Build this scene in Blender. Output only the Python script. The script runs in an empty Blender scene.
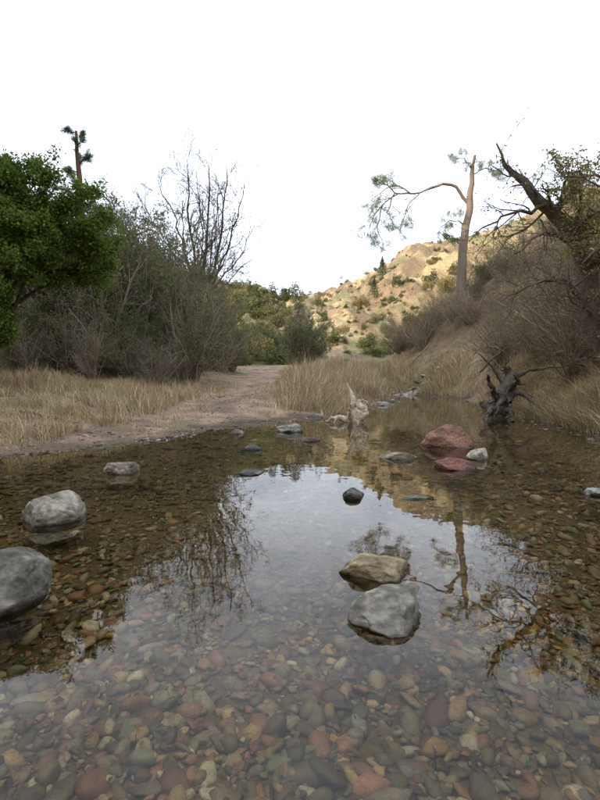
import bpy, bmesh, math
import numpy as np
from mathutils import Vector
C = bpy.context
scene = C.scene
scene.view_settings.view_transform = 'Standard'
scene.view_settings.look = 'None'
scene.view_settings.exposure = 0
rng = np.random.default_rng(7)

# ------------------------------------------------------------ noise
_tab = np.random.default_rng(3).random((256, 256))
def vnoise(x, y):
    xi = np.floor(x).astype(int); yi = np.floor(y).astype(int)
    fx = x-xi; fy = y-yi
    fx = fx*fx*(3-2*fx); fy = fy*fy*(3-2*fy)
    a = _tab[xi & 255, yi & 255]; b = _tab[(xi+1) & 255, yi & 255]
    c = _tab[xi & 255, (yi+1) & 255]; d = _tab[(xi+1) & 255, (yi+1) & 255]
    return (a*(1-fx)+b*fx)*(1-fy)+(c*(1-fx)+d*fx)*fy
def fbm(x, y, o=4):
    s = 0; a = .5
    for i in range(o):
        s = s+a*(vnoise(x*2**i+17.3*i, y*2**i+5.1*i)-.5)*2; a *= .5
    return s
def sst(t):
    t = np.clip(t, 0, 1); return t*t*(3-2*t)

# ------------------------------------------------------------ terrain
POLY = np.array([(-2.95,4.5),(-2.44,5.3),(-1.68,5.95),(-1.08,7.0),(-.19,8.4),(.72,9.3),(1.63,11.4),(3.0,15.2),(4.4,21.5),
 (5.4,22.0),(6.2,17.5),(4.9,12.2),(4.2,8.6),(3.85,6.6),(3.8,5.2),(4.4,4),(4.9,2),(4.5,0),(3.5,-4),(-3,-4),(-4.0,0),(-4.9,3),(-4.0,4.2)])
def sdf(x, y):
    d = np.full(x.shape, 1e9); ins = np.zeros(x.shape, bool)
    n = len(POLY)
    for i in range(n):
        ax, ay = POLY[i]; bx, by = POLY[(i+1) % n]
        ex, ey = bx-ax, by-ay
        t = np.clip(((x-ax)*ex+(y-ay)*ey)/(ex*ex+ey*ey), 0, 1)
        d = np.minimum(d, np.hypot(x-ax-t*ex, y-ay-t*ey))
        c = ((ay > y) != (by > y))
        with np.errstate(divide='ignore', invalid='ignore'):
            xx = (bx-ax)*(y-ay)/(by-ay if by != ay else 1e-9)+ax
        ins ^= c & (x < xx)
    return np.where(ins, -d, d)
def shore(x, y):
    return sdf(x, y)+fbm(x*.9, y*.9, 3)*.4
def xl(y): return np.interp(y, [4,6,9,12,16,20,26,32,40],[-2.7,-2.6,-2.75,-2.75,-2.6,-2.35,-2.6,-4.2,-8])
def xr(y): return np.interp(y, [4,8,9,12,16,20,26,32,40],[1,.1,-.4,-.75,-.85,-.8,-1.2,-2.4,-6])
XBY = [-10,3,6,9,13,18,22,25,29,34,44]; XBX = [6,4.5,4.1,4.7,5.9,6.9,6.4,5.3,5.2,6.0,10]
def H(x, y):
    x = np.asarray(x, float); y = np.asarray(y, float)
    s = shore(x, y)
    bed = -.13*sst(-s/1.6)-.03*sst(-s/.25)+fbm(x*1.3, y*1.3, 3)*.03*sst(-s/.5)
    land = .07*np.clip(s, 0, 2)+.02*fbm(x*3, y*3, 3)*sst(s/.4)
    rise = .062*np.clip(y-9, 0, 21)+.03*np.clip(y-30, 0, 40)
    h = land+rise*sst(s/1.6)
    h += .33*sst((xl(y)-.2-x)/1.8)*sst((y-5.2)/2.5)
    h += .10*fbm(x*.5, y*.5, 3)*sst((s-.4)/2)
    xb = np.interp(y, XBY, XBX)
    u = x-xb
    sl = np.where(u > 0, u, 0)+.25*np.exp(-np.abs(u)*2)
    R = np.interp(y, [10,20,27],[.82,.9,1.15])*sl
    R = 17*(1-np.exp(-R/17))*(1-sst((y-33)/26))
    h = h+R*sst(s/.6)*(1+.2*fbm(x*.3,y*.3,3))+sst(u/2)*fbm(x*1.1,y*1.1,4)*.35
    top = np.interp(y, [-200,-60,12,50,75,120],[34,36,32,22,9,6])
    h = h+top*sst((-x-14)/40)+top*.8*sst((-y-10)/45)*sst((x+60)/10)*(1-sst((x-5)/60))  # unseen ridge left of and behind the camera, shaped to shade the foreground
    Hx = np.interp(x, [-300,-120,-40,-12,-4,8,16,32,45,97,250,400],[60,40,31,27,24.5,26,29,35.5,40,58,80,90])
    F = Hx*sst((y-50)/115)*(1-.25*sst((y-185)/200))
    F = F+sst((y-55)/45)*(fbm(x*.03, y*.03, 5)*7+np.abs(fbm(x*.09+9, y*.05, 4))*5+np.abs(fbm(x*.3+9, y*.2, 3))*2.2)
    h = h+np.where(y > 50, F, 0)
    return np.where(s < 0, bed, h)

def make_mesh(name, V, F, col=None, smooth=False, mat=None):
    V = np.ascontiguousarray(V, np.float32).reshape(-1, 3)
    F = np.ascontiguousarray(F, np.int32)
    k = F.shape[1]; n = len(F)
    me = bpy.data.meshes.new(name)
    me.vertices.add(len(V)); me.vertices.foreach_set('co', V.ravel())
    me.loops.add(n*k); me.loops.foreach_set('vertex_index', F.ravel())
    me.polygons.add(n)
    me.polygons.foreach_set('loop_start', np.arange(0, n*k, k, dtype=np.int32))
    me.polygons.foreach_set('use_smooth', np.full(n, smooth))
    me.update(calc_edges=True)
    if col is not None:
        a = me.color_attributes.new('Col', 'FLOAT_COLOR', 'POINT')
        c = np.ones((len(V), 4), np.float32); c[:, :3] = np.clip(col, 0, 1)
        a.data.foreach_set('color', c.ravel())
    if mat: me.materials.append(mat)
    return me
def add(name, me, parent=None, loc=(0,0,0), rot=(0,0,0), sc=(1,1,1)):
    o = bpy.data.objects.new(name, me)
    scene.collection.objects.link(o)
    o.location = loc; o.rotation_euler = rot; o.scale = sc
    if parent: o.parent = parent
    return o

# ------------------------------------------------------------ materials
def leafy(name, transl):
    m = bpy.data.materials.new(name); m.use_nodes = True
    nt = m.node_tree; N = nt.nodes; L = nt.links; N.remove(N['Principled BSDF']); out = N['Material Output']
    at = N.new('ShaderNodeAttribute'); at.attribute_name = 'Col'
    d = N.new('ShaderNodeBsdfDiffuse'); L.new(at.outputs['Color'], d.inputs['Color'])
    if not transl: L.new(d.outputs[0], out.inputs['Surface']); return m
    t = N.new('ShaderNodeBsdfTranslucent'); L.new(at.outputs['Color'], t.inputs['Color'])
    mx = N.new('ShaderNodeMixShader'); mx.inputs[0].default_value = transl
    L.new(d.outputs[0], mx.inputs[1]); L.new(t.outputs[0], mx.inputs[2]); L.new(mx.outputs[0], out.inputs['Surface'])
    return m
def material(name, rough=.9, nscale=8, namt=.35, bump=.3, bdist=.01, spec=.3, fine=60, wet=False):
    m = bpy.data.materials.new(name); m.use_nodes = True
    nt = m.node_tree; N = nt.nodes; L = nt.links
    b = N['Principled BSDF']; out = N['Material Output']
    at = N.new('ShaderNodeAttribute'); at.attribute_name = 'Col'
    geo = N.new('ShaderNodeNewGeometry')
    n1 = N.new('ShaderNodeTexNoise'); n1.inputs['Scale'].default_value = nscale; n1.inputs['Detail'].default_value = 4
    L.new(geo.outputs['Position'], n1.inputs['Vector'])
    n2 = N.new('ShaderNodeTexNoise'); n2.inputs['Scale'].default_value = fine; n2.inputs['Detail'].default_value = 2
    L.new(geo.outputs['Position'], n2.inputs['Vector'])
    ad = N.new('ShaderNodeMath'); ad.operation = 'ADD'
    L.new(n1.outputs['Fac'], ad.inputs[0]); L.new(n2.outputs['Fac'], ad.inputs[1])
    mr = N.new('ShaderNodeMapRange'); mr.inputs['From Min'].default_value = .7; mr.inputs['From Max'].default_value = 1.3
    mr.inputs['To Min'].default_value = 1-namt; mr.inputs['To Max'].default_value = 1+namt
    L.new(ad.outputs[0], mr.inputs['Value'])
    mu = N.new('ShaderNodeVectorMath'); mu.operation = 'SCALE'
    L.new(at.outputs['Color'], mu.inputs[0]); L.new(mr.outputs[0], mu.inputs['Scale'])
    colout = mu.outputs[0]
    b.inputs['Roughness'].default_value = rough
    b.inputs['Specular IOR Level'].default_value = spec
    if wet:
        sep = N.new('ShaderNodeSeparateXYZ'); L.new(geo.outputs['Position'], sep.inputs[0])
        w = N.new('ShaderNodeMapRange'); w.inputs['From Min'].default_value = .008; w.inputs['From Max'].default_value = .035
        w.inputs['To Min'].default_value = .5; w.inputs['To Max'].default_value = 1
        L.new(sep.outputs['Z'], w.inputs['Value'])
        m2 = N.new('ShaderNodeVectorMath'); m2.operation = 'SCALE'
        L.new(colout, m2.inputs[0]); L.new(w.outputs[0], m2.inputs['Scale']); colout = m2.outputs[0]
        w2 = N.new('ShaderNodeMapRange'); w2.inputs['From Min'].default_value = .5
        w2.inputs['To Min'].default_value = .35; w2.inputs['To Max'].default_value = rough
        L.new(w.outputs[0], w2.inputs['Value']); L.new(w2.outputs[0], b.inputs['Roughness'])
    L.new(colout, b.inputs['Base Color'])
    if bump:
        bp = N.new('ShaderNodeBump'); bp.inputs['Strength'].default_value = bump; bp.inputs['Distance'].default_value = bdist
        L.new(ad.outputs[0], bp.inputs['Height']); L.new(bp.outputs[0], b.inputs['Normal'])
    return m
M_ground = material('ground_soil', .95, 2.5, .55, .7, .04, fine=38)
M_leaf = leafy('leaf', .38)
M_grass = leafy('dry_grass', 0)
M_bark = leafy('bark_twig', 0)
M_trunk = material('bark', .9, 12, .45, .8, .03, fine=50)
M_rock = material('rock', .85, 8, .5, .6, .022, fine=38, wet=True)
M_peb = material('pebble', .5, 40, .35, .25, .004, fine=200)

def axis(a, c, lo, hi, n):
    u0 = np.arcsinh((lo-c)/a); u1 = np.arcsinh((hi-c)/a)
    return c+a*np.sinh(np.linspace(u0, u1, n))
gx = axis(6, 2, -450, 450, 600); gy = axis(9, 5, -260, 750, 760)
X, Y = np.meshgrid(gx, gy)
Z = H(X, Y)
nx, ny = len(gx), len(gy)
ii = (np.arange(ny-1)[:, None]*nx+np.arange(nx-1)[None, :]).ravel()
F = np.stack([ii, ii+1, ii+nx+1, ii+nx], 1)
S = shore(X, Y)
def mixc(c, col, m):
    m = np.clip(m, 0, 1)[..., None]; return c*(1-m)+np.array(col)*m
col = np.zeros(X.shape+(3,))+np.array((.25,.185,.11))
n5 = fbm(X*.7, Y*.7, 4)
col = mixc(col, (.17,.14,.065), sst(n5*2))
edge = fbm(X*.8+7, Y*.5, 4)*.6
pm = sst((X-xl(Y)+.4+edge)/.6)*sst((xr(Y)+.35-X+edge)/.6)*(Y > 4)*(Y < 42)
nearp = sst((2.6-S+edge)/1.2)*(Y < 11)*(X < 1.5)*(Y > 0)
pp = np.maximum(pm, nearp*.95)
col = mixc(col, (.30,.205,.14), pp)
col = mixc(col, (.19,.13,.09), pp*sst(fbm(X*1.1+4, Y*.6, 4)*2.4+.15))
col = mixc(col, (.13,.12,.055), pp*sst(fbm(X*1.6+40, Y*.9, 4)*3-.6)*.8)
col = mixc(col, (.38,.28,.20), pp*sst(fbm(X*2.2+14, Y*.5, 3)*2.4-.5)*.6)
col = mixc(col, (.095,.068,.042), sst((.75-S+edge)/.7))
col = mixc(col, (.10,.075,.038), (S < 0)*1.)
col = mixc(col, (.16,.105,.065), sst((X-np.interp(Y, XBY, XBX)-.8)/1.5)*(Y < 60)*(Y > -20)*(X > 0))
hm = sst((Y-42)/20)
fx = fbm(X*.06, Y*.035, 5)
col = mixc(col, (.42,.32,.165), hm)
col = mixc(col, (.28,.215,.11), hm*sst((fx)*3))
col = mixc(col, (.15,.15,.065), hm*sst((fbm(X*.12+30, Y*.07+3, 4))*3.2+.25)*.85)
rk = np.abs(fbm(X*.16, Y*.12+60, 5))
col = mixc(col, (.31,.21,.12), hm*sst((rk-.22)*8))
col = mixc(col, (.16,.11,.065), hm*sst((fbm(X*.4, Y*.25+10, 4)-.08)*6)*.8)
col = mixc(col, (.14,.15,.065), hm*sst((-X-2)/14)*.75)
add('ground', make_mesh('ground', np.stack([X, Y, Z], -1), F, col.reshape(-1, 3), True, M_ground))

# ------------------------------------------------------------ water
wx = np.linspace(-9, 9, 60); wy = np.linspace(-6, 24, 90)
WX, WY = np.meshgrid(wx, wy); n_ = 60
ii = (np.arange(89)[:, None]*n_+np.arange(59)[None, :]).ravel()
mw = bpy.data.materials.new('stream_water'); mw.use_nodes = True
nt = mw.node_tree; N = nt.nodes; L = nt.links
N.remove(N['Principled BSDF'])
tr = N.new('ShaderNodeBsdfTransparent'); tr.inputs[0].default_value = (.86,.81,.64,1)
gl = N.new('ShaderNodeBsdfGlossy'); gl.inputs['Roughness'].default_value = 0.012; gl.inputs[0].default_value = (1,1,1,1)
fr = N.new('ShaderNodeFresnel'); fr.inputs[0].default_value = 1.34
mx = N.new('ShaderNodeMixShader')
geo = N.new('ShaderNodeNewGeometry'); nz = N.new('ShaderNodeTexNoise'); nz.inputs['Scale'].default_value = 2.2; nz.inputs['Detail'].default_value = 3
L.new(geo.outputs['Position'], nz.inputs['Vector'])
bp = N.new('ShaderNodeBump'); bp.inputs['Strength'].default_value = .25; bp.inputs['Distance'].default_value = .01
L.new(nz.outputs['Fac'], bp.inputs['Height'])
L.new(bp.outputs[0], gl.inputs['Normal']); L.new(bp.outputs[0], fr.inputs['Normal'])
L.new(fr.outputs[0], mx.inputs[0]); L.new(tr.outputs[0], mx.inputs[1]); L.new(gl.outputs[0], mx.inputs[2])
L.new(mx.outputs[0], N['Material Output'].inputs['Surface'])
add('stream_water', make_mesh('stream_water', np.stack([WX, WY, WX*0], -1), np.stack([ii, ii+1, ii+n_+1, ii+n_], 1), None, True, mw))

# ------------------------------------------------------------ pebbles
def ico(sub):
    bm = bmesh.new(); bmesh.ops.create_icosphere(bm, subdivisions=sub, radius=1)
    V = np.array([v.co[:] for v in bm.verts]); F = np.array([[v.index for v in f.verts] for f in bm.faces]); bm.free()
    return V, F
PAL = np.array([(.17,.085,.06),(.21,.115,.08),(.29,.225,.15),(.21,.20,.165),(.135,.14,.095),(.30,.205,.10),(.07,.062,.05),(.24,.17,.12),(.17,.135,.09),(.34,.30,.235),(.12,.09,.06),(.19,.155,.105),(.11,.095,.065),(.14,.11,.07),(.22,.115,.075),(.15,.12,.08)])
def pebbles(name, x, y, r, sub, lift, pal=PAL, dim=1.0, silt=0):
    V0, F0 = ico(sub); n = len(x); k = len(V0)
    V = V0[None]*(1+rng.normal(0, .07, (n, k, 1)))
    for _ in range(5):
        d = rng.normal(size=(n, 1, 3)); d[..., 2] *= .4; d /= np.linalg.norm(d, axis=2, keepdims=True)
        t = (V*d).sum(2)[..., None]; c = rng.uniform(.5, .9, (n, 1, 1))
        V = V-d*np.maximum(t-c, 0)*.95
    sc = np.stack([rng.uniform(.8, 1.5, n), rng.uniform(.6, 1.0, n), rng.uniform(.28, .6, n)], 1)*r[:, None]
    V = V*sc[:, None]
    a = rng.uniform(0, 6.28, n); ca, sa = np.cos(a)[:, None], np.sin(a)[:, None]
    tilt = rng.normal(0, .2, (n, 2))
    z = V[..., 2]+V[..., 0]*tilt[:, :1]+V[..., 1]*tilt[:, 1:]
    P = np.stack([V[..., 0]*ca-V[..., 1]*sa+x[:, None], V[..., 0]*sa+V[..., 1]*ca+y[:, None], z+(H(x, y)+lift*r)[:, None]], -1)
    c = pal[rng.integers(0, len(pal), n)]*rng.uniform(.5, 1.4, (n, 1))*dim
    if silt:
        m = sst(fbm(x*.8+3, y*.8, 3)*2.2+.3)*silt
        c = mixc(c, (.085,.068,.036), m)
    c = np.repeat(c[:, None], k, 1)
    Fc = (F0[None]+(np.arange(n)*k)[:, None, None]).reshape(-1, 3)
    return make_mesh(name, P, Fc, c.reshape(-1, 3), True, M_peb)
def wedge(n, y0, y1):
    y = np.exp(rng.uniform(np.log(y0), np.log(y1), n)); x = rng.uniform(-1, 1, n)*(.75*y+.9); return x, y
x, y = wedge(24000, .45, 4.2); s = shore(x, y); k = s < .1; x, y = x[k], y[k]
add('streambed_pebbles', pebbles('streambed_pebbles', x, y, np.clip(rng.lognormal(np.log(.0145), .5, len(x)), .006, .045), 2, .15, dim=.95, silt=.6))
x, y = wedge(14000, 3.6, 20); s = shore(x, y); k = s < .15; x, y = x[k], y[k]
add('streambed_gravel', pebbles('streambed_gravel', x, y, np.clip(rng.lognormal(np.log(.024), .5, len(x)), .01, .09), 1, .1, dim=.95, silt=.7))
x, y = wedge(11000, 4.2, 16); s = shore(x, y); k = (s > .0) & (x < xr(y)+.8) & (x > xl(y)-1.6+rng.normal(0, .4, len(x))); x, y = x[k], y[k]
add('path_gravel', pebbles('path_gravel', x, y, np.clip(rng.lognormal(np.log(.012), .55, len(x)), .005, .05), 1, .05, PAL[[2,3,7,8,9,11,0,10]], .9))
x = np.concatenate([rng.normal(5.0, 1.2, 170), rng.uniform(2.2, 4.4, 60)]); y = np.concatenate([22.0+rng.normal(0, .35, 170), rng.uniform(12.5, 17, 60)])
k = shore(x, y) > -.3; x, y = x[k], y[k]
add('bank_stones', pebbles('bank_stones', x, y, rng.uniform(.06, .2, len(x)), 2, .1, PAL[[3,9,2,8]], 1.0))

# ------------------------------------------------------------ boulders
from mathutils import noise as mn
def rock(name, x, y, w, dp, h, c, seed, rot=0, sink=.35, c2=None):
    r = np.random.default_rng(seed); V, F = ico(5)
    for _ in range(20):
        d = r.normal(size=3); d[2] = abs(d[2])*.8 if r.random() < .75 else d[2]; d /= np.linalg.norm(d)
        t = V@d; cc = r.uniform(.55, .86); V = V-d*np.maximum(t-cc, 0)[:, None]*r.uniform(.85, 1)
    dis = np.array([mn.fractal(Vector(v)*1.9+Vector((seed*3.1, 0, 0)), .85, 2.1, 7)*.08-.05*max(0, 1-abs(mn.noise(Vector(v)*2.2+Vector((9, seed, 0))))*14) for v in V])
    V = V*(1+dis[:, None])
    cn = np.array([mn.fractal(Vector(v)*2.0+Vector((seed*1.7, 4, 0)), .9, 2.1, 4) for v in V])
    cols = mixc(np.zeros((len(V), 3))+np.array(c), c2 if c2 else np.array(c)*.5, sst(cn*1.3+.4))
    V = V*np.array([w/2/.84, dp/2/.84, h/2/.78*(1+sink)])
    ca, sa = math.cos(rot), math.sin(rot)
    V = np.stack([V[:, 0]*ca-V[:, 1]*sa, V[:, 0]*sa+V[:, 1]*ca, V[:, 2]], 1)
    V[:, 2] += h-V[:, 2].max()
    return add(name, make_mesh(name, V, F, cols, True, M_rock), loc=(x, y, 0))
rock('boulder', -1.43, 2.63, .38, .30, .145, (.29,.265,.21), 1, .1, .3, (.15,.135,.10))
rock('boulder', -1.12, 1.64, .34, .32, .18, (.18,.165,.13), 2, .4, .3, (.08,.072,.055))
rock('boulder', -1.54, 3.9, .31, .24, .09, (.32,.27,.20), 3, 0, .5)
rock('boulder', -.13, 6.9, .40, .3, .12, (.29,.28,.235), 4, 0, .5)
rock('boulder', -.55, 5.15, .28, .2, .05, (.12,.12,.10), 5, .3, .8)
rock('boulder', -.42, 3.85, .27, .2, .03, (.10,.095,.07), 6, .3, .9)
rock('boulder', .97, 4.6, .34, .22, .06, (.27,.225,.165), 7, -.15, .6)
rock('red_boulder', 1.74, 5.45, .58, .42, .25, (.26,.135,.095), 8, -.1, .3, (.15,.08,.055))
rock('red_boulder', 1.36, 4.1, .36, .26, .09, (.22,.10,.075), 9, 0, .5, (.12,.058,.043))
rock('pale_boulder', 1.76, 4.55, .20, .17, .11, (.42,.38,.29), 10, .5, .4, (.28,.26,.19))
rock('boulder', .37, 3.1, .17, .15, .06, (.12,.115,.10), 11, .8, .5)
rock('boulder', .31, 1.87, .30, .22, .075, (.33,.265,.155), 12, -.12, .5, (.17,.135,.08))
rock('boulder', .30, 1.52, .27, .22, .085, (.25,.23,.185), 13, .5, .4, (.115,.105,.085))
rock('boulder', .13, 5.85, .22, .16, .05, (.17,.10,.08), 14, 0, .6)
rock('boulder', .80, 3.05, .22, .12, .012, (.16,.20,.10), 15, .2, 2)
rock('boulder', .32, 9.2, .3, .22, .10, (.25,.23,.18), 16, .2, .4)
rock('boulder', 2.05, 3.15, .2, .16, .04, (.27,.26,.22), 17, .2, .6)
rock('boulder', -.9, 6.6, .22, .15, .07, (.22,.19,.15), 18, .2, .6)

# ------------------------------------------------------------ plants
def nrm(v): return v/np.maximum(np.linalg.norm(v, axis=-1, keepdims=True), 1e-9)
def resample(pts, k, rad, jit=0):
    pts = np.array(pts, float); d = np.r_[0, np.cumsum(np.linalg.norm(np.diff(pts, axis=0), axis=1))]
    t = np.linspace(0, d[-1], k)
    P = np.stack([np.interp(t, d, pts[:, i]) for i in range(3)], 1)
    P[1:-1] = (P[:-2]+2*P[1:-1]+P[2:])/4
    if jit: P[1:-1] += rng.normal(0, jit, P[1:-1].shape)
    return P[None], np.interp(t/d[-1], np.linspace(0, 1, len(rad)), rad)[None]
def cat(*ls):
    return (np.concatenate([l[0] for l in ls]), np.concatenate([l[1] for l in ls]))
def grow(P, R, n, t0=.3, t1=1., ratio=.6, ang=.7, k=6, wob=.15, up=.0, rr=.6, g=rng, minr=.002, tip=.35):
    B, kk = P.shape[:2]
    Lp = np.linalg.norm(np.diff(P, axis=1), axis=2).sum(1)
    idx = np.repeat(np.arange(B), n)
    t = np.clip((np.tile(np.arange(n), B)+g.random(B*n))/n, 0, .999)*(t1-t0)+t0
    f = t*(kk-1)*.999; i = np.minimum(f.astype(int), kk-2); fr = (f-i)[:, None]
    o = P[idx, i]*(1-fr)+P[idx, i+1]*fr; tan = nrm(P[idx, i+1]-P[idx, i])
    r0 = R[idx, i]*(1-fr[:, 0])+R[idx, i+1]*fr[:, 0]
    q = g.normal(size=tan.shape); q = nrm(q-(q*tan).sum(1, keepdims=True)*tan)
    a = (ang*g.uniform(.6, 1.35, len(idx)))[:, None]
    d = tan*np.cos(a)+q*np.sin(a)
    ln = (Lp[idx]*ratio*(1.1-.55*t)*g.uniform(.6, 1.3, len(idx)))[:, None]
    out = [o]; p = o
    for j in range(k-1):
        d = nrm(d+g.normal(0, wob, d.shape)+np.array([0, 0, up]))
        p = p+d*ln/(k-1); out.append(p)
    rb = np.maximum(r0*rr, minr)
    return np.stack(out, 1), rb[:, None]*np.linspace(1, tip, k)[None]
def tubes(P, R, m=4):
    B, k = P.shape[:2]
    T = nrm(np.gradient(P, axis=1))
    ref = nrm(rng.normal(size=(B, 1, 3)))
    ref = np.where(np.abs((ref*T[:, :1]).sum(2, keepdims=True)) > .9, np.roll(ref, 1, 2)+.3, ref)
    U = nrm(np.cross(T, ref)); W = np.cross(T, U)
    a = np.linspace(0, 2*np.pi, m, endpoint=False)
    V = P[:, :, None]+R[:, :, None, None]*(U[:, :, None]*np.cos(a)[None, None, :, None]+W[:, :, None]*np.sin(a)[None, None, :, None])
    b = np.arange(B)[:, None, None]*k*m; j = np.arange(k-1)[None, :, None]*m; s = np.arange(m)[None, None]
    s2 = (s+1) % m
    Fq = np.stack([b+j+s, b+j+s2, b+j+m+s2, b+j+m+s], -1).reshape(-1, 4)
    return V.reshape(-1, 3), Fq
def wood(name, levels, color, sides=(8,6,4,3,3), var=.25, knob=0, mat=None):
    Vs, Fs, Cs, o = [], [], [], 0
    for i, (P, R) in enumerate(levels):
        V, Fq = tubes(P, R, sides[min(i, len(sides)-1)])
        if knob and i < 2: V = V+rng.normal(0, knob, V.shape)
        Vs.append(V); Fs.append(Fq+o); o += len(V)
        per = len(V)//len(P)
        Cs.append(np.repeat(rng.uniform(1-var, 1+var, (len(P), 1)), per, 0)*np.array(color))
    return make_mesh(name, np.concatenate(Vs), np.concatenate(Fs), np.concatenate(Cs), True, mat or M_bark)
def leafmesh(name, pts, size, colors, asp=.5, mat=None, dirv=None, droop=0):
    n = len(pts)
    a = nrm(rng.normal(size=(n, 3))) if dirv is None else nrm(dirv)
    a[:, 2] -= droop; a = nrm(a)
    b = rng.normal(size=(n, 3)); b = nrm(b-(b*a).sum(1, keepdims=True)*a)
    s = (size*rng.uniform(.6, 1.4, n))[:, None]
    V = np.stack([pts-a*s*.5, pts+b*s*asp*.5, pts+a*s*.5, pts-b*s*asp*.5], 1)
    colors = np.array(colors)
    c = colors[rng.integers(0, len(colors), n)]*rng.uniform(.6, 1.4, (n, 1))
    return make_mesh(name, V, np.arange(4*n).reshape(-1, 4), np.repeat(c, 4, 0), False, mat or M_leaf)
def on_branches(P, n, t0=.2, spread=.05):
    B, k = P.shape[:2]; i = rng.integers(0, B, n); t = rng.uniform(t0, 1, n)*(k-1)*.999; j = t.astype(int); f = (t-j)[:, None]
    return P[i, j]*(1-f)+P[i, j+1]*f+rng.normal(0, spread, (n, 3)), nrm(P[i, j+1]-P[i, j])
def empty(name, loc=(0,0,0)):
    e = bpy.data.objects.new(name, None); scene.collection.objects.link(e); e.location = loc; return e
def Hf(x, y): return float(H(np.array([x]), np.array([y]))[0])

# --- bare deciduous tree
bx, by = -4.95, 24; bz = Hf(bx, by)
t0 = resample([(bx,by,bz-.3),(bx+.05,by,bz+2),(bx+.0,by,bz+3.6)], 8, [.22,.17,.15])
stems = []
for tx, tz, r in [(-2.1,9.2,.08),(-.9,10.4,.09),(.3,10.2,.10),(1.3,9.9,.09),(2.3,8.6,.07),(-2.6,7.8,.06),(2.7,7.2,.06),(-1.5,9.0,.07),(.9,9.0,.06),(-.2,9.6,.06)]:
    z0 = bz+rng.uniform(1.8, 3.6)
    stems.append(resample([(bx,by,z0),(bx+tx*.35,by+rng.normal(0,.4),z0+(tz-3)*.3),(bx+tx*.7,by+rng.normal(0,.8),z0+(tz-3)*.65),(bx+tx,by+rng.normal(0,1),bz+tz)], 12, [r,r*.25], .05))
s0 = cat(*stems)
l1 = grow(*s0, 13, .12, 1, .36, .75, 8, .16, .06, .5, minr=.012)
l2 = grow(*l1, 8, .15, 1, .5, .75, 6, .18, .03, .6, minr=.009)
l3 = grow(*l2, 6, .2, 1, .55, .7, 5, .18, .0, .6, minr=.0065)
e = empty('bare_tree')
add('trunk_and_branches', wood('bare_tree_wood', [t0, s0, l1, l2, l3], (.15,.125,.10)), e)

# --- left live oak
e = empty('live_oak_tree')
ox, oy = -6.5, 9.6; oz = Hf(ox, oy)
t0 = resample([(ox,oy,oz-.3),(ox+.1,oy,oz+1.2),(ox+.5,oy,oz+2.6),(ox+.9,oy-.1,oz+4.0)], 9, [.17,.12,.05], .03)
tg = [(-3.7,9,4.0),(-4.2,8.6,4.25),(-5.0,9,4.6),(-5.9,8.6,4.6),(-3.75,9.3,3.3),(-4.6,8.3,3.4),(-5.4,8.2,4.0),(-5.2,8.0,2.7),(-5.6,7.8,2.1),(-6.6,8.4,4.5),(-6.8,8.2,3.0),(-4.2,9.5,3.0),(-5.3,8.4,1.8),(-4.5,9.1,3.9),(-5.9,7.9,2.6),(-5.6,8.6,1.5),(-4.9,8.8,3.9),(-5.6,8.1,3.3),(-5.0,8.3,4.2),(-4.8,8.2,3.0),(-6.1,8.0,3.7),(-5.35,7.8,2.3),(-5.2,8.5,4.5),(-4.6,8.9,4.4),(-5.0,7.9,3.6),(-4.3,8.8,3.6),(-5.5,8.4,4.4),(-4.1,9.0,3.7)]
st = [resample([(ox+rng.uniform(0,.3),oy,oz+rng.uniform(.8,2.6)),((ox*.5+a*.5),(oy+b)/2,c*.75+.4),(a,b,c)], 8, [.05,.012]) for a, b, c in tg]
s0 = cat(*st)
l1 = grow(*s0, 8, .45, 1, .3, .8, 6, .2, .03, .6, minr=.006)
l2 = grow(*l1, 6, .2, 1, .5, .7, 5, .2, -.02, .6, minr=.003)
add('trunk_and_branches', wood('oak_wood', [t0, s0, l1, l2], (.10,.085,.065)), e)
p, d = on_branches(l2[0], 125000, .1, .065)
add('foliage', leafmesh('oak_leaves', p, .058, [(.13,.20,.038),(.17,.24,.048),(.09,.14,.032),(.21,.27,.06),(.10,.15,.04)], .55, droop=.2), e)

# --- pine trunk behind the oak
e = empty('pine_tree')
px_, py_ = -7.45, 16.; pz = Hf(px_, py_)
t0 = resample([(px_,py_,pz-.3),(px_,py_,pz+4),(px_-.05,py_,pz+7.2),(px_-.1,py_,pz+8.2)], 12, [.2,.16,.13,.04], .02)
l1 = grow(*t0, 14, .55, 1, .13, 1.2, 6, .12, .0, .3, minr=.01)
l2 = grow(*l1, 6, .2, 1, .5, .7, 5, .12, .0, .5, minr=.006)
add('trunk_and_branches', wood('pine_wood_a', [t0, l1, l2], (.13,.08,.055)), e)
p, d = on_branches(l2[0], 6000, .3, .04)
add('needles', leafmesh('pine_needles_a', p, .2, [(.09,.12,.05),(.11,.15,.06)], .05, dirv=d+rng.normal(0,.5,d.shape)), e)

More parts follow.
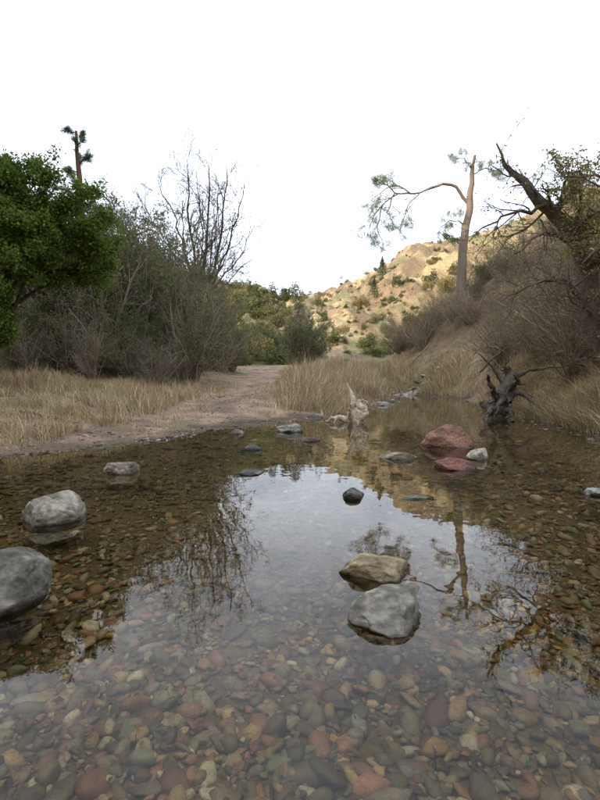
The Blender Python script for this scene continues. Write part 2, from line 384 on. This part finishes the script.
# --- shrub variants
def shrub_mesh(tag, nst, h, spread, leaves, lcols, wcol, lsize, lev=(7,6), wob=.16):
    st = []
    for i in range(nst):
        a = rng.uniform(0, 6.28); q = rng.uniform(.15, 1)**.7*spread; hh = h*rng.uniform(.55, 1)*(1-.25*(q/spread)**2)
        b = rng.uniform(0, .15)
        st.append(resample([(math.cos(a)*b,math.sin(a)*b,-.1),(math.cos(a)*q*.45,math.sin(a)*q*.45,hh*.5),(math.cos(a)*q+rng.normal(0,.1),math.sin(a)*q+rng.normal(0,.1),hh)], 8, [.022*h/2,.005], .03))
    s0 = cat(*st)
    l1 = grow(*s0, lev[0], .1, 1, .42, .75, 6, wob, .03, .6, minr=.005)
    l2 = grow(*l1, lev[1], .15, 1, .55, .75, 5, wob, .0, .6, minr=.004)
    w = wood(tag+'_wood', [s0, l1, l2], wcol, (4,3,3), .4)
    lf = None
    if leaves:
        p, d = on_branches(l2[0], leaves, .1, .05)
        lf = leafmesh(tag+'_leaves', p, lsize, lcols, .5)
    return w, lf
SH = [shrub_mesh('thicket_a', 22, 3.2, 1.5, 9000, [(.14,.145,.07),(.18,.175,.09),(.21,.19,.11)], (.29,.245,.19), .06),
      shrub_mesh('thicket_b', 26, 3.0, 1.4, 2500, [(.22,.18,.11),(.17,.15,.08)], (.33,.28,.215), .05, wob=.2),
      shrub_mesh('thicket_c', 22, 3.3, 1.2, 12000, [(.11,.135,.055),(.15,.17,.075),(.17,.19,.085)], (.24,.20,.15), .06)]
def place(parent, tag, variant, x, y, s, sz=None, lean=(0, 0)):
    w, lf = variant; z = Hf(x, y)-.05; r = rng.uniform(0, 6.28); sz = sz or s
    add(tag+'_stems', w, parent, (x, y, z), (lean[0], lean[1], r), (s, s, sz))
    if lf: add(tag+'_leaves', lf, parent, (x, y, z), (lean[0], lean[1], r), (s, s, sz))
e = empty('brush_thicket')
for i in range(50):
    y = rng.uniform(14, 24); x = rng.uniform(-12.5, -3.1)
    bear = -x/y
    if bear < .145: continue
    top = y*np.interp(bear, [.13,.22,.33,.42,.55,.9],[.12,.20,.31,.345,.345,.37])+.8
    s = max(top-Hf(x, y), 1)/3.0*rng.uniform(.8, 1.08)
    place(e, 'shrub', SH[rng.choice(3, p=[.35,.3,.35])], x, y, min(s, 1.35)*.95, s)
for i in range(16):
    x = rng.uniform(-9, -3.6); y = 12.6+rng.uniform(0, 1.8)+(-x-3.6)*-.1
    place(e, 'low_shrub', SH[rng.integers(0, 3)], x, y, .55*rng.uniform(.7, 1.2), .6*rng.uniform(.7, 1.3))

roundS = shrub_mesh('round_shrub', 30, 3.4, 2.0, 22000, [(.16,.18,.10),(.20,.21,.12),(.24,.235,.14)], (.26,.22,.17), .08)
e = empty('round_shrub'); place(e, 'shrub', roundS, 0.0, 36, 1.1, 1.4)
e = empty('round_shrub'); place(e, 'shrub', roundS, 1.3, 38, .7, .85)

def clump(tag, n, cols, lobes):
    cs = rng.normal(0, .38, (lobes, 3)); cs[:, 2] = np.abs(cs[:, 2])*1.1+.35
    i = rng.integers(0, lobes, n); r = nrm(rng.normal(size=(n, 3)))*rng.uniform(.3, 1, (n, 1))**.5*.4
    return leafmesh(tag, cs[i]+r, .12, cols, .7)
CL = [clump('chaparral_green', 1300, [(.12,.14,.055),(.17,.18,.075)], 8), clump('chaparral_olive', 1100, [(.23,.21,.10),(.18,.17,.08)], 7),
      clump('chaparral_golden', 1000, [(.36,.29,.13),(.30,.25,.11)], 7), clump('chaparral_dark', 1300, [(.08,.10,.045),(.12,.135,.06)], 9)]
e = empty('hillside_chaparral'); cnt = 0
while cnt < 1000:
    y = rng.uniform(56, 178); x = rng.uniform(-.22*y, .75*y)
    dens = fbm(np.array([x*.05+3]), np.array([y*.03]), 3)[0]
    if dens < rng.uniform(-.45, .35) and x > 0: continue
    s = rng.lognormal(np.log(.7), .55)*(1.6 if x < 0 else 1); s = min(s, 2.4); v = CL[rng.choice(4, p=[.3,.42,.13,.15])]
    add('shrub', v, e, (x, y, Hf(x, y)-.15*s), (0, 0, rng.uniform(0, 6)), (s, s, s*rng.uniform(.7, 1.2))); cnt += 1
e = empty('valley_trees')
for x, y, s, k in [(-6,50,3.0,1),(-9,55,4,0),(-5.4,60,3,2),(-4.5,66,3.2,0),(-7,46,2.6,2),(-4,75,2.8,1),(13.5,62,2.0,2),(17,75,2.6,2),(20,80,2.8,0),(14.5,78,2,1),(-5,42,1.6,1),(23,80,3.0,2),(12,95,2.2,2),(5,92,2.2,0),(26,88,3,1),(30,95,3.2,2)]:
    for q in range(4):
        xx = x+rng.normal(0, s*.25); yy = y+rng.normal(0, s*.25); ss = s*rng.uniform(.4, .7)
        add('crown', CL[k], e, (xx, yy, Hf(x, y)+s*rng.uniform(0, .3)), (0, 0, rng.uniform(0, 6)), (ss, ss, ss*1.2))
def conifer(n=2600):
    z = rng.uniform(.12, 1, n)**.9; lay = np.sin(z*55)*.25+.9; r = (1-z)*.38*lay*rng.uniform(.2, 1, n)**.5; a = rng.uniform(0, 6.28, n)
    r = r*(1+.35*np.sin(a*3+z*9))
    return leafmesh('conifer_foliage', np.stack([r*np.cos(a), r*np.sin(a), z], 1), .05, [(.12,.14,.07),(.15,.165,.085)], .4)
cf = conifer()
cw = wood('conifer_trunk', [resample([(0,0,-.05),(0,0,.95)], 4, [.02,.004])], (.1,.07,.05))
for x, y, s in [(22,125,6),(17.5,110,5)]:
    e = empty('conifer_tree'); z = Hf(x, y)-.2
    add('trunk', cw, e, (x,y,z), (0,0,0), (s,s,s)); add('foliage', cf, e, (x,y,z), (0,0,1), (s,s,s))

# --- right hillside brush (bare, grey)
BS = [shrub_mesh('willow_a', 20, 3.2, 2.0, 1200, [(.34,.28,.11),(.26,.23,.09)], (.34,.275,.205), .05, (8,7), .24),
      shrub_mesh('willow_b', 22, 2.8, 2.1, 3000, [(.24,.21,.10),(.27,.22,.12)], (.28,.225,.165), .05, (8,6), .26)]
e = empty('hillside_brush')
for i in range(54):
    y = rng.uniform(8.5, 30); xb = np.interp(y, XBY, XBX)+.7; x = xb+rng.uniform(0, 1)**1.2*max(1, min(9, .72*y-xb+1.5))
    s = rng.uniform(.45, .9)
    place(e, 'brush', BS[rng.integers(0, 2)], x, y, s, s, (rng.normal(0,.15), -.35*rng.random()))
for i in range(9):
    y = rng.uniform(9.5, 14); x = y*rng.uniform(.50, .70)
    place(e, 'tall_brush', BS[0], x, y, rng.uniform(.75, 1.05), rng.uniform(.9, 1.15), (rng.normal(0,.1), -.4*rng.random()))
for i in range(14):
    y = rng.uniform(15, 30); x = np.interp(y, XBY, XBX)+1.5+rng.uniform(0, 5)
    place(e, 'green_brush', SH[rng.integers(0, 3)], x, y, rng.uniform(.3,.6))

# --- right leaning oak
e = empty('leaning_oak_tree')
z0 = Hf(5.6, 9)
t0 = resample([(5.75,9,z0-.4),(5.6,9,z0+.8),(5.55,9,2.9),(5.2,9,3.6),(4.75,9.05,4.1),(4.35,9.1,4.5),(4.0,9.2,5.0),(3.85,9.3,5.4)], 24, [.15,.14,.14,.14,.13,.11,.06,.015], .025)
t1 = resample([(5.55,9,2.7),(5.9,8.8,3.5),(6.2,8.6,4.4),(6.4,8.5,5.0)], 10, [.09,.03], .03)
T = [resample(a, 10, r, .04) for a, r in [
 ([(5.3,9,3.4),(5.0,8.6,3.3),(4.4,8.4,3.4),(3.8,8.3,3.0)],[.05,.012]), ([(5.5,9,2.3),(4.9,8.8,2.7),(4.3,8.7,2.6),(3.7,8.6,2.2)],[.045,.01]),
 ([(4.7,9,4.1),(4.2,8.8,3.9),(3.6,8.7,3.7),(3.1,8.6,3.3)],[.04,.008]), ([(5.5,9,3.0),(5.9,8.5,3.5),(5.3,8.2,4.1),(4.7,8,4.3)],[.05,.01]),
 ([(5.6,9,2.0),(5.1,8.5,2.1),(4.6,8.2,2.5),(4.0,8.1,2.4)],[.035,.01]), ([(6.2,9.2,2.0),(5.9,8.8,3.0),(5.2,8.6,3.7),(4.7,8.4,3.8)],[.06,.01]),
 ([(6.2,9.0,2.4),(6.0,8.6,3.3),(5.8,8.2,4.0),(5.5,8.0,4.5)],[.05,.01]), ([(4.9,9,4.0),(5.0,8.8,4.5),(4.7,8.7,4.9)],[.04,.01]),
 ([(6.3,9.0,3.0),(5.9,8.5,4.0),(5.1,8.2,4.4),(4.3,8.0,4.2)],[.05,.01]), ([(6.4,9.0,2.4),(6.0,8.3,3.0),(5.4,8.0,3.1),(4.7,7.8,2.7)],[.045,.01])]]
sec = cat(*T)
l1 = cat(grow(*sec, 10, .15, 1, .45, .85, 7, .26, -.03, .5, minr=.007), grow(*t1, 10, .2, 1, .4, .85, 7, .26, -.03, .4, minr=.007), grow(*t0, 16, .4, .98, .2, .9, 7, .26, -.02, .3, minr=.008))
l2 = grow(*l1, 7, .15, 1, .55, .8, 6, .25, -.04, .6, minr=.004)
l3 = grow(*l2, 4, .2, 1, .5, .7, 5, .22, -.03, .6, minr=.003)
add('trunk', wood('leaning_oak_trunk', [t0, t1], (.12,.098,.078), (14,10), knob=.007, mat=M_trunk), e)
add('branches', wood('leaning_oak_wood', [sec, l1, l2, l3], (.17,.14,.11), (6,4,3,3)), e)
p, d = on_branches(l3[0], 18000, .1, .05); k = (p[:, 0] > 4.7) & (p[:, 2] > 3)
p2, d2 = on_branches(l3[0], 1500, .1, .04)
add('foliage', leafmesh('leaning_oak_leaves', np.concatenate([p[k], p2]), .055, [(.36,.32,.11),(.26,.26,.10),(.40,.32,.13)], .5), e)

# --- right grey pine with long arching limb
e = empty('gray_pine_tree')
def sc14(a): return [(x*1.4, y*1.4, .8+(z-.8)*1.4) for x, y, z in a]
pgx, pgy = 9.6, 28.; gz = Hf(pgx, pgy)
t0 = resample([(pgx,pgy,gz-.5)]+sc14([(6.95,20,6.3),(7.2,20,8.2),(7.35,20,9.6),(7.4,20,10.2)]), 18, [.31,.27,.23,.18,.07], .03)
lb = resample(sc14([(7.15,20,8.2),(6.7,19.9,8.8),(6.0,19.8,8.95),(5.2,19.6,8.6),(4.5,19.5,8.35),(3.9,19.4,8.4)]), 14, [.11,.04], .05)
sub = []
for a in [((4.6,19.5,8.4),(4.0,19.4,8.8),(3.3,19.3,8.5),(2.8,19.2,7.9)), ((4.1,19.4,8.4),(3.4,19.3,8.0),(2.9,19.3,7.2),(2.7,19.3,6.3)),
          ((5.0,19.6,8.5),(4.5,19.5,8.0),(4.2,19.4,7.4),(4.1,19.3,6.7)), ((3.9,19.4,8.4),(3.4,19.3,8.8),(3.0,19.2,8.8)), ((3.4,19.3,7.9),(3.2,19.2,7.0),(3.4,19.1,6.2)),((3.9,19.4,8.4),(3.6,19.3,7.7),(3.7,19.2,7.0)),
          ((7.3,20,9.4),(7.8,19.9,9.6),(8.5,19.8,9.4)), ((7.0,20,7.3),(6.4,19.8,7.5),(5.9,19.7,7.1)), ((7.35,20,9.6),(6.9,19.9,10.0),(6.4,19.8,10.0))]:
    sub.append(resample(sc14(a), 8, [.045,.012], .05))
sb = cat(*sub)
l1 = grow(*sb, 9, .1, 1, .42, .85, 6, .2, -.03, .5, minr=.01)
l2 = grow(*l1, 5, .2, 1, .6, .8, 5, .2, .0, .6, minr=.007)
add('trunk_and_branches', wood('gray_pine_wood', [t0, lb, sb, l1, l2], (.20,.16,.125), (12,8,5,3,3), knob=.008), e)
p, d = on_branches(l2[0], 17000, .1, .09)
add('needles', leafmesh('gray_pine_needles', p, .24, [(.24,.28,.15),(.29,.33,.18),(.19,.23,.12)], .045, dirv=d+rng.normal(0,.6,d.shape)), e)

# ------------------------------------------------------------ grass
def grass(name, x, y, h, w, cols, lean=(0, 0), bend=.6):
    n = len(x); z = H(x, y); a = rng.uniform(0, 6.28, n)
    pn = fbm(x*.6+11, y*.6, 3)
    h = h*(1+pn*1.1)*rng.lognormal(0, .2, n)
    dx = np.cos(a)*bend*rng.uniform(.1, 1, n)+lean[0]+fbm(x*1.3, y*1.3, 2)*.5; dy = np.sin(a)*bend*rng.uniform(.1, 1, n)+lean[1]
    t = np.array([0, .35, .7, 1.])[None]
    hh = h[:, None]
    cx = x[:, None]+dx[:, None]*hh*t**1.8; cy = y[:, None]+dy[:, None]*hh*t**1.8
    mag = np.hypot(dx, dy)[:, None]
    cz = z[:, None]-.02+hh*(t-np.clip(mag, 0, 1.1)*.42*t**2.4)
    b = rng.uniform(0, 3.14, n); wx_, wy_ = (np.cos(b)*w)[:, None], (np.sin(b)*w)[:, None]
    tw = np.array([1, .9, .6, .12])[None]
    Lf = np.stack([cx-wx_*tw, cy-wy_*tw, cz], -1); Rt = np.stack([cx+wx_*tw, cy+wy_*tw, cz], -1)
    V = np.stack([Lf, Rt], 2).reshape(n, 8, 3)
    f = np.array([[0,1,3,2],[2,3,5,4],[4,5,7,6]])
    Fq = (f[None]+(np.arange(n)*8)[:, None, None]).reshape(-1, 4)
    cols = np.array(cols); c = cols[rng.integers(0, len(cols), n)]*rng.uniform(.6, 1.35, (n, 1))
    g = sst(fbm(x*.9+50, y*.9, 3)*2.5)*.35; c = mixc(c, (.26,.24,.11), g)
    g = sst(fbm(x*1.1+80, y*1.1, 3)*2.5)*.5; c = mixc(c, (.34,.23,.14), g)
    return add(name, make_mesh(name, V, Fq, np.repeat(c, 8, 0), False, M_grass))
def tufts(nc, per, fx, sig):
    cx, cy = fx(nc); i = np.repeat(np.arange(len(cx)), per); s = sig*(.5+rng.random(len(cx)))[i]
    return cx[i]+rng.normal(0, 1, len(i))*s, cy[i]+rng.normal(0, 1, len(i))*s
straw = [(.66,.52,.33),(.56,.43,.27),(.46,.355,.22),(.36,.29,.16),(.72,.60,.42),(.27,.24,.11)]
def fl(n):
    y = rng.uniform(7.0, 14.5, n); x = xl(y)-.1-rng.uniform(.0, 1, n)**1.1*(.75*y-1.2); return x, y
x, y = tufts(1250, 45, fl, .13); k = (shore(x, y) > .2) & (x < xl(y)+.1) & ((y > 9.5) | (fbm(x*.8, y*.8+30, 3) > .0))
x, y = x[k], y[k]; grass('left_bank_grass', x, y, rng.uniform(.08, .34, len(x)), np.full(len(x), .0042), straw)
def fl2(n):
    y = rng.uniform(4.9, 7.4, n); x = -rng.uniform(2.6, 6.2, n); return x, y
x, y = tufts(100, 90, fl2, .12); k = (shore(x, y) > .05) & ((x < -3.0) | (y > 6.6)) ; x, y = x[k], y[k]
grass('shore_grass', x, y, rng.uniform(.08, .3, len(x)), np.full(len(x), .003), straw, (.1,-.25), .9)
def fp(n):
    y = rng.uniform(6.5, 16, n); x = np.where(rng.random(n) < .5, xl(y)+np.abs(rng.normal(0,.5,n)), xr(y)-np.abs(rng.normal(0,.3,n))); return x, y
x, y = tufts(110, 26, fp, .08); k = shore(x, y) > .25; x, y = x[k], y[k]
grass('path_edge_grass', x, y, rng.uniform(.05, .18, len(x)), np.full(len(x), .0035), straw, (0,0), .9)
def fc(n):
    y = rng.uniform(9.6, 24, n); r0 = rng.random(n); x = xr(y)+.1+r0*(np.interp(y, [9.6,12,15,24],[1.3,2.1,3.4,5.2])-xr(y)); return x, y
x, y = tufts(650, 60, fc, .12); k = (shore(x, y) > .12) & (x > xr(y)-.1); x, y = x[k], y[k]
ed = sst(np.minimum(x-xr(y)+.15, shore(x, y)+.1)/.9)*.75+.25
grass('center_bank_grass', x, y, rng.uniform(.15, .72, len(x))*ed, np.full(len(x), .0055), straw, (0,0), .65)
def fr_(n):
    y = rng.uniform(4.8, 14, n); sx = np.interp(y, [4.8,6.6,8.6,12.2,14],[3.8,3.95,4.3,5.0,5.5]); x = sx+.0+rng.random(n)**1.2*2.8; return x, y
x, y = tufts(800, 70, fr_, .14); k = shore(x, y) > .05; x, y = x[k], y[k]
grass('right_bank_grass', x, y, rng.uniform(.15, .56, len(x)), np.full(len(x), .004), straw+[(.66,.54,.36)]*2, (-.4,-.2), .9)
def fr2(n):
    y = rng.uniform(13, 32, n); x = np.interp(y, [13,17,22,32],[5.8,6.5,3.2,0.6])+rng.random(n)*4; return x, y
x, y = tufts(600, 48, fr2, .16); k = shore(x, y) > .15; x, y = x[k], y[k]
grass('upper_bank_grass', x, y, rng.uniform(.15, .55, len(x)), np.full(len(x), .008), [(.62,.50,.30),(.54,.42,.25),(.42,.34,.20)], (-.1,0), .7)

# ------------------------------------------------------------ driftwood
def drift(name, polys, color, sec=None, knob=.006, off=(0,0,0), rs=1):
    e = empty(name, off); Ls = [resample(p, 12, [q*rs for q in r], .012) for p, r in polys]
    Lv = list(Ls)
    if sec:
        g1 = grow(*cat(*Ls), sec, .1, 1, .35, .9, 6, .3, -.03, .45, minr=.006); Lv += [g1, grow(*g1, 3, .2, 1, .5, .8, 5, .3, 0, .6, minr=.004)]
    add('wood', wood(name+'_wood', Lv, color, (8,), .35, knob, M_trunk), e)
drift('driftwood_snag', [([(1.05,8.7,-.05),(1.04,8.7,.3),(.97,8.7,.55),(.90,8.7,.72)], [.055,.05,.035,.012]),
   ([(1.1,8.7,.0),(1.15,8.6,.25),(1.1,8.6,.42)], [.12,.09,.02]), ([(1.05,8.7,.02),(1.25,8.5,.14),(1.2,8.5,.34)], [.09,.05,.01]),
   ([(.95,8.7,.02),(.7,8.6,.10),(.5,8.6,.03)], [.06,.04,.01]), ([(1.05,8.8,.05),(1.3,8.8,.22),(1.24,8.7,.46)], [.05,.025,.01]), ([(1.0,8.7,.05),(.9,8.5,.2),(.93,8.4,.33)], [.05,.03,.01])], (.55,.46,.35), 2, off=(-.05,-.3,0), rs=1.15)
drift('uprooted_stump', [([(4.1,9.0,-.05),(4.15,9.0,.25),(4.3,9.0,.55),(4.45,9.05,.9)], [.22,.20,.17,.10]),
   ([(4.1,8.9,.35),(3.9,8.7,.6),(3.82,8.7,.8)], [.09,.05,.02]), ([(4.3,9.0,.6),(4.0,8.9,1.0),(3.75,8.8,1.2),(3.6,8.8,1.3)], [.06,.025,.008]),
   ([(4.4,9,.8),(4.6,8.8,.95),(5.1,8.7,1.0),(5.5,8.7,1.1)], [.05,.02,.008]), ([(4.1,8.9,.2),(3.85,8.7,.2),(3.75,8.6,-.02)], [.09,.05,.02]),
   ([(4.1,8.9,.2),(4.25,8.65,.2),(4.2,8.5,.0)], [.09,.06,.03]), ([(4.4,9.1,.8),(4.25,9.0,1.05),(4.3,8.9,1.15)],[.07,.04,.01]),
   ([(4.3,9.0,.5),(4.55,8.8,.5),(4.7,8.7,.3)], [.08,.05,.02]), ([(4.2,8.9,.4),(4.0,8.6,.35),(3.9,8.5,.15)], [.08,.05,.015]), ([(4.3,8.9,.6),(4.35,8.6,.75),(4.2,8.5,.85)], [.08,.05,.015])], (.13,.105,.08), 6, .018, off=(-.32,-.1,0))
drift('fallen_branch', [([(-5.6,6.9,.30),(-4.8,6.7,.27),(-4.0,6.75,.33),(-3.2,6.6,.16)], [.035,.025,.01]), ([(-5.9,6.3,.25),(-5,6.1,.2),(-4.2,6.2,.2)], [.03,.01])], (.28,.20,.14), 3, .003)
drift('fallen_branch', [([(6.4,16.5,1.0),(6.9,16.2,1.7),(7.8,16,2.1),(8.8,16,3.2)], [.04,.03,.01]), ([(5.6,24,1.4),(6.4,24,2.2),(7.2,24,2.9)], [.04,.03,.01])], (.24,.17,.13), 6, .004)
x, y = wedge(2600, .6, 9); z = np.maximum(H(x, y)+.012, -.2)+rng.uniform(.0, .012, len(x)); k = (shore(x, y) < 1.6)
P = np.stack([x, y, z+.012], 1)[k]; dv = rng.normal(size=P.shape); dv[:, 2] *= .12
add('fallen_leaves', leafmesh('fallen_leaves', P, .026, [(.26,.15,.06),(.20,.11,.05),(.30,.21,.08),(.12,.08,.05)], .55, mat=M_leaf, dirv=dv))
P = np.stack([rng.normal(.78,.12,200), rng.normal(1.66,.09,200)], 1); P = np.c_[P, H(P[:,0],P[:,1])+.045]; dv = rng.normal(size=P.shape); dv[:, 2] *= .3
add('sunken_leaf_litter', leafmesh('sunken_leaf_litter', P, .028, [(.55,.42,.15),(.42,.28,.09),(.28,.19,.08)], .55, mat=M_leaf, dirv=dv))

# ------------------------------------------------------------ sky, sun, camera
SE = math.radians(19); sd = Vector((-.8*math.cos(SE), -.6*math.cos(SE), math.sin(SE)))
w = bpy.data.worlds.new('World'); scene.world = w; w.use_nodes = True; w.name = 'sky'
nt = w.node_tree; N = nt.nodes; L = nt.links; bg = N['Background']
sk = N.new('ShaderNodeTexSky'); sk.sky_type = 'NISHITA'; sk.sun_disc = False; sk.sun_elevation = SE; sk.sun_rotation = math.atan2(sd.x, sd.y) % (2*math.pi)
tc = N.new('ShaderNodeTexCoord'); mp = N.new('ShaderNodeMapping'); mp.inputs['Scale'].default_value = (1, 1, 2.2)
nz = N.new('ShaderNodeTexNoise'); nz.inputs['Scale'].default_value = 2.4; nz.inputs['Detail'].default_value = 7; nz.inputs['Roughness'].default_value = .55
L.new(tc.outputs['Generated'], mp.inputs[0]); L.new(mp.outputs[0], nz.inputs['Vector'])
cr = N.new('ShaderNodeMapRange'); cr.inputs['From Min'].default_value = .40; cr.inputs['From Max'].default_value = .60
cr.inputs['To Min'].default_value = .5; cr.inputs['To Max'].default_value = 1
L.new(nz.outputs['Fac'], cr.inputs['Value'])
mx = N.new('ShaderNodeMix'); mx.data_type = 'RGBA'
L.new(cr.outputs[0], mx.inputs['Factor']); L.new(sk.outputs[0], mx.inputs[6]); mx.inputs[7].default_value = (14.2, 15.2, 17.2, 1)
L.new(mx.outputs[2], bg.inputs['Color']); bg.inputs['Strength'].default_value = .15
sun = bpy.data.lights.new('sun', 'SUN'); sun.energy = 4.4; sun.angle = math.radians(.6); sun.color = (1, .85, .62)
so = bpy.data.objects.new('sun', sun); scene.collection.objects.link(so); so.rotation_euler = sd.to_track_quat('Z', 'Y').to_euler(); so.location = (-30, -30, 60)
cam = bpy.data.cameras.new('camera'); co = bpy.data.objects.new('camera', cam); scene.collection.objects.link(co)
cam.sensor_fit = 'HORIZONTAL'; cam.sensor_width = 36; cam.lens = 462/600*36; cam.clip_end = 3000; cam.clip_start = .05
co.location = (0, 0, .8); co.rotation_euler = (math.radians(90-2.73), 0, 0)
scene.camera = co
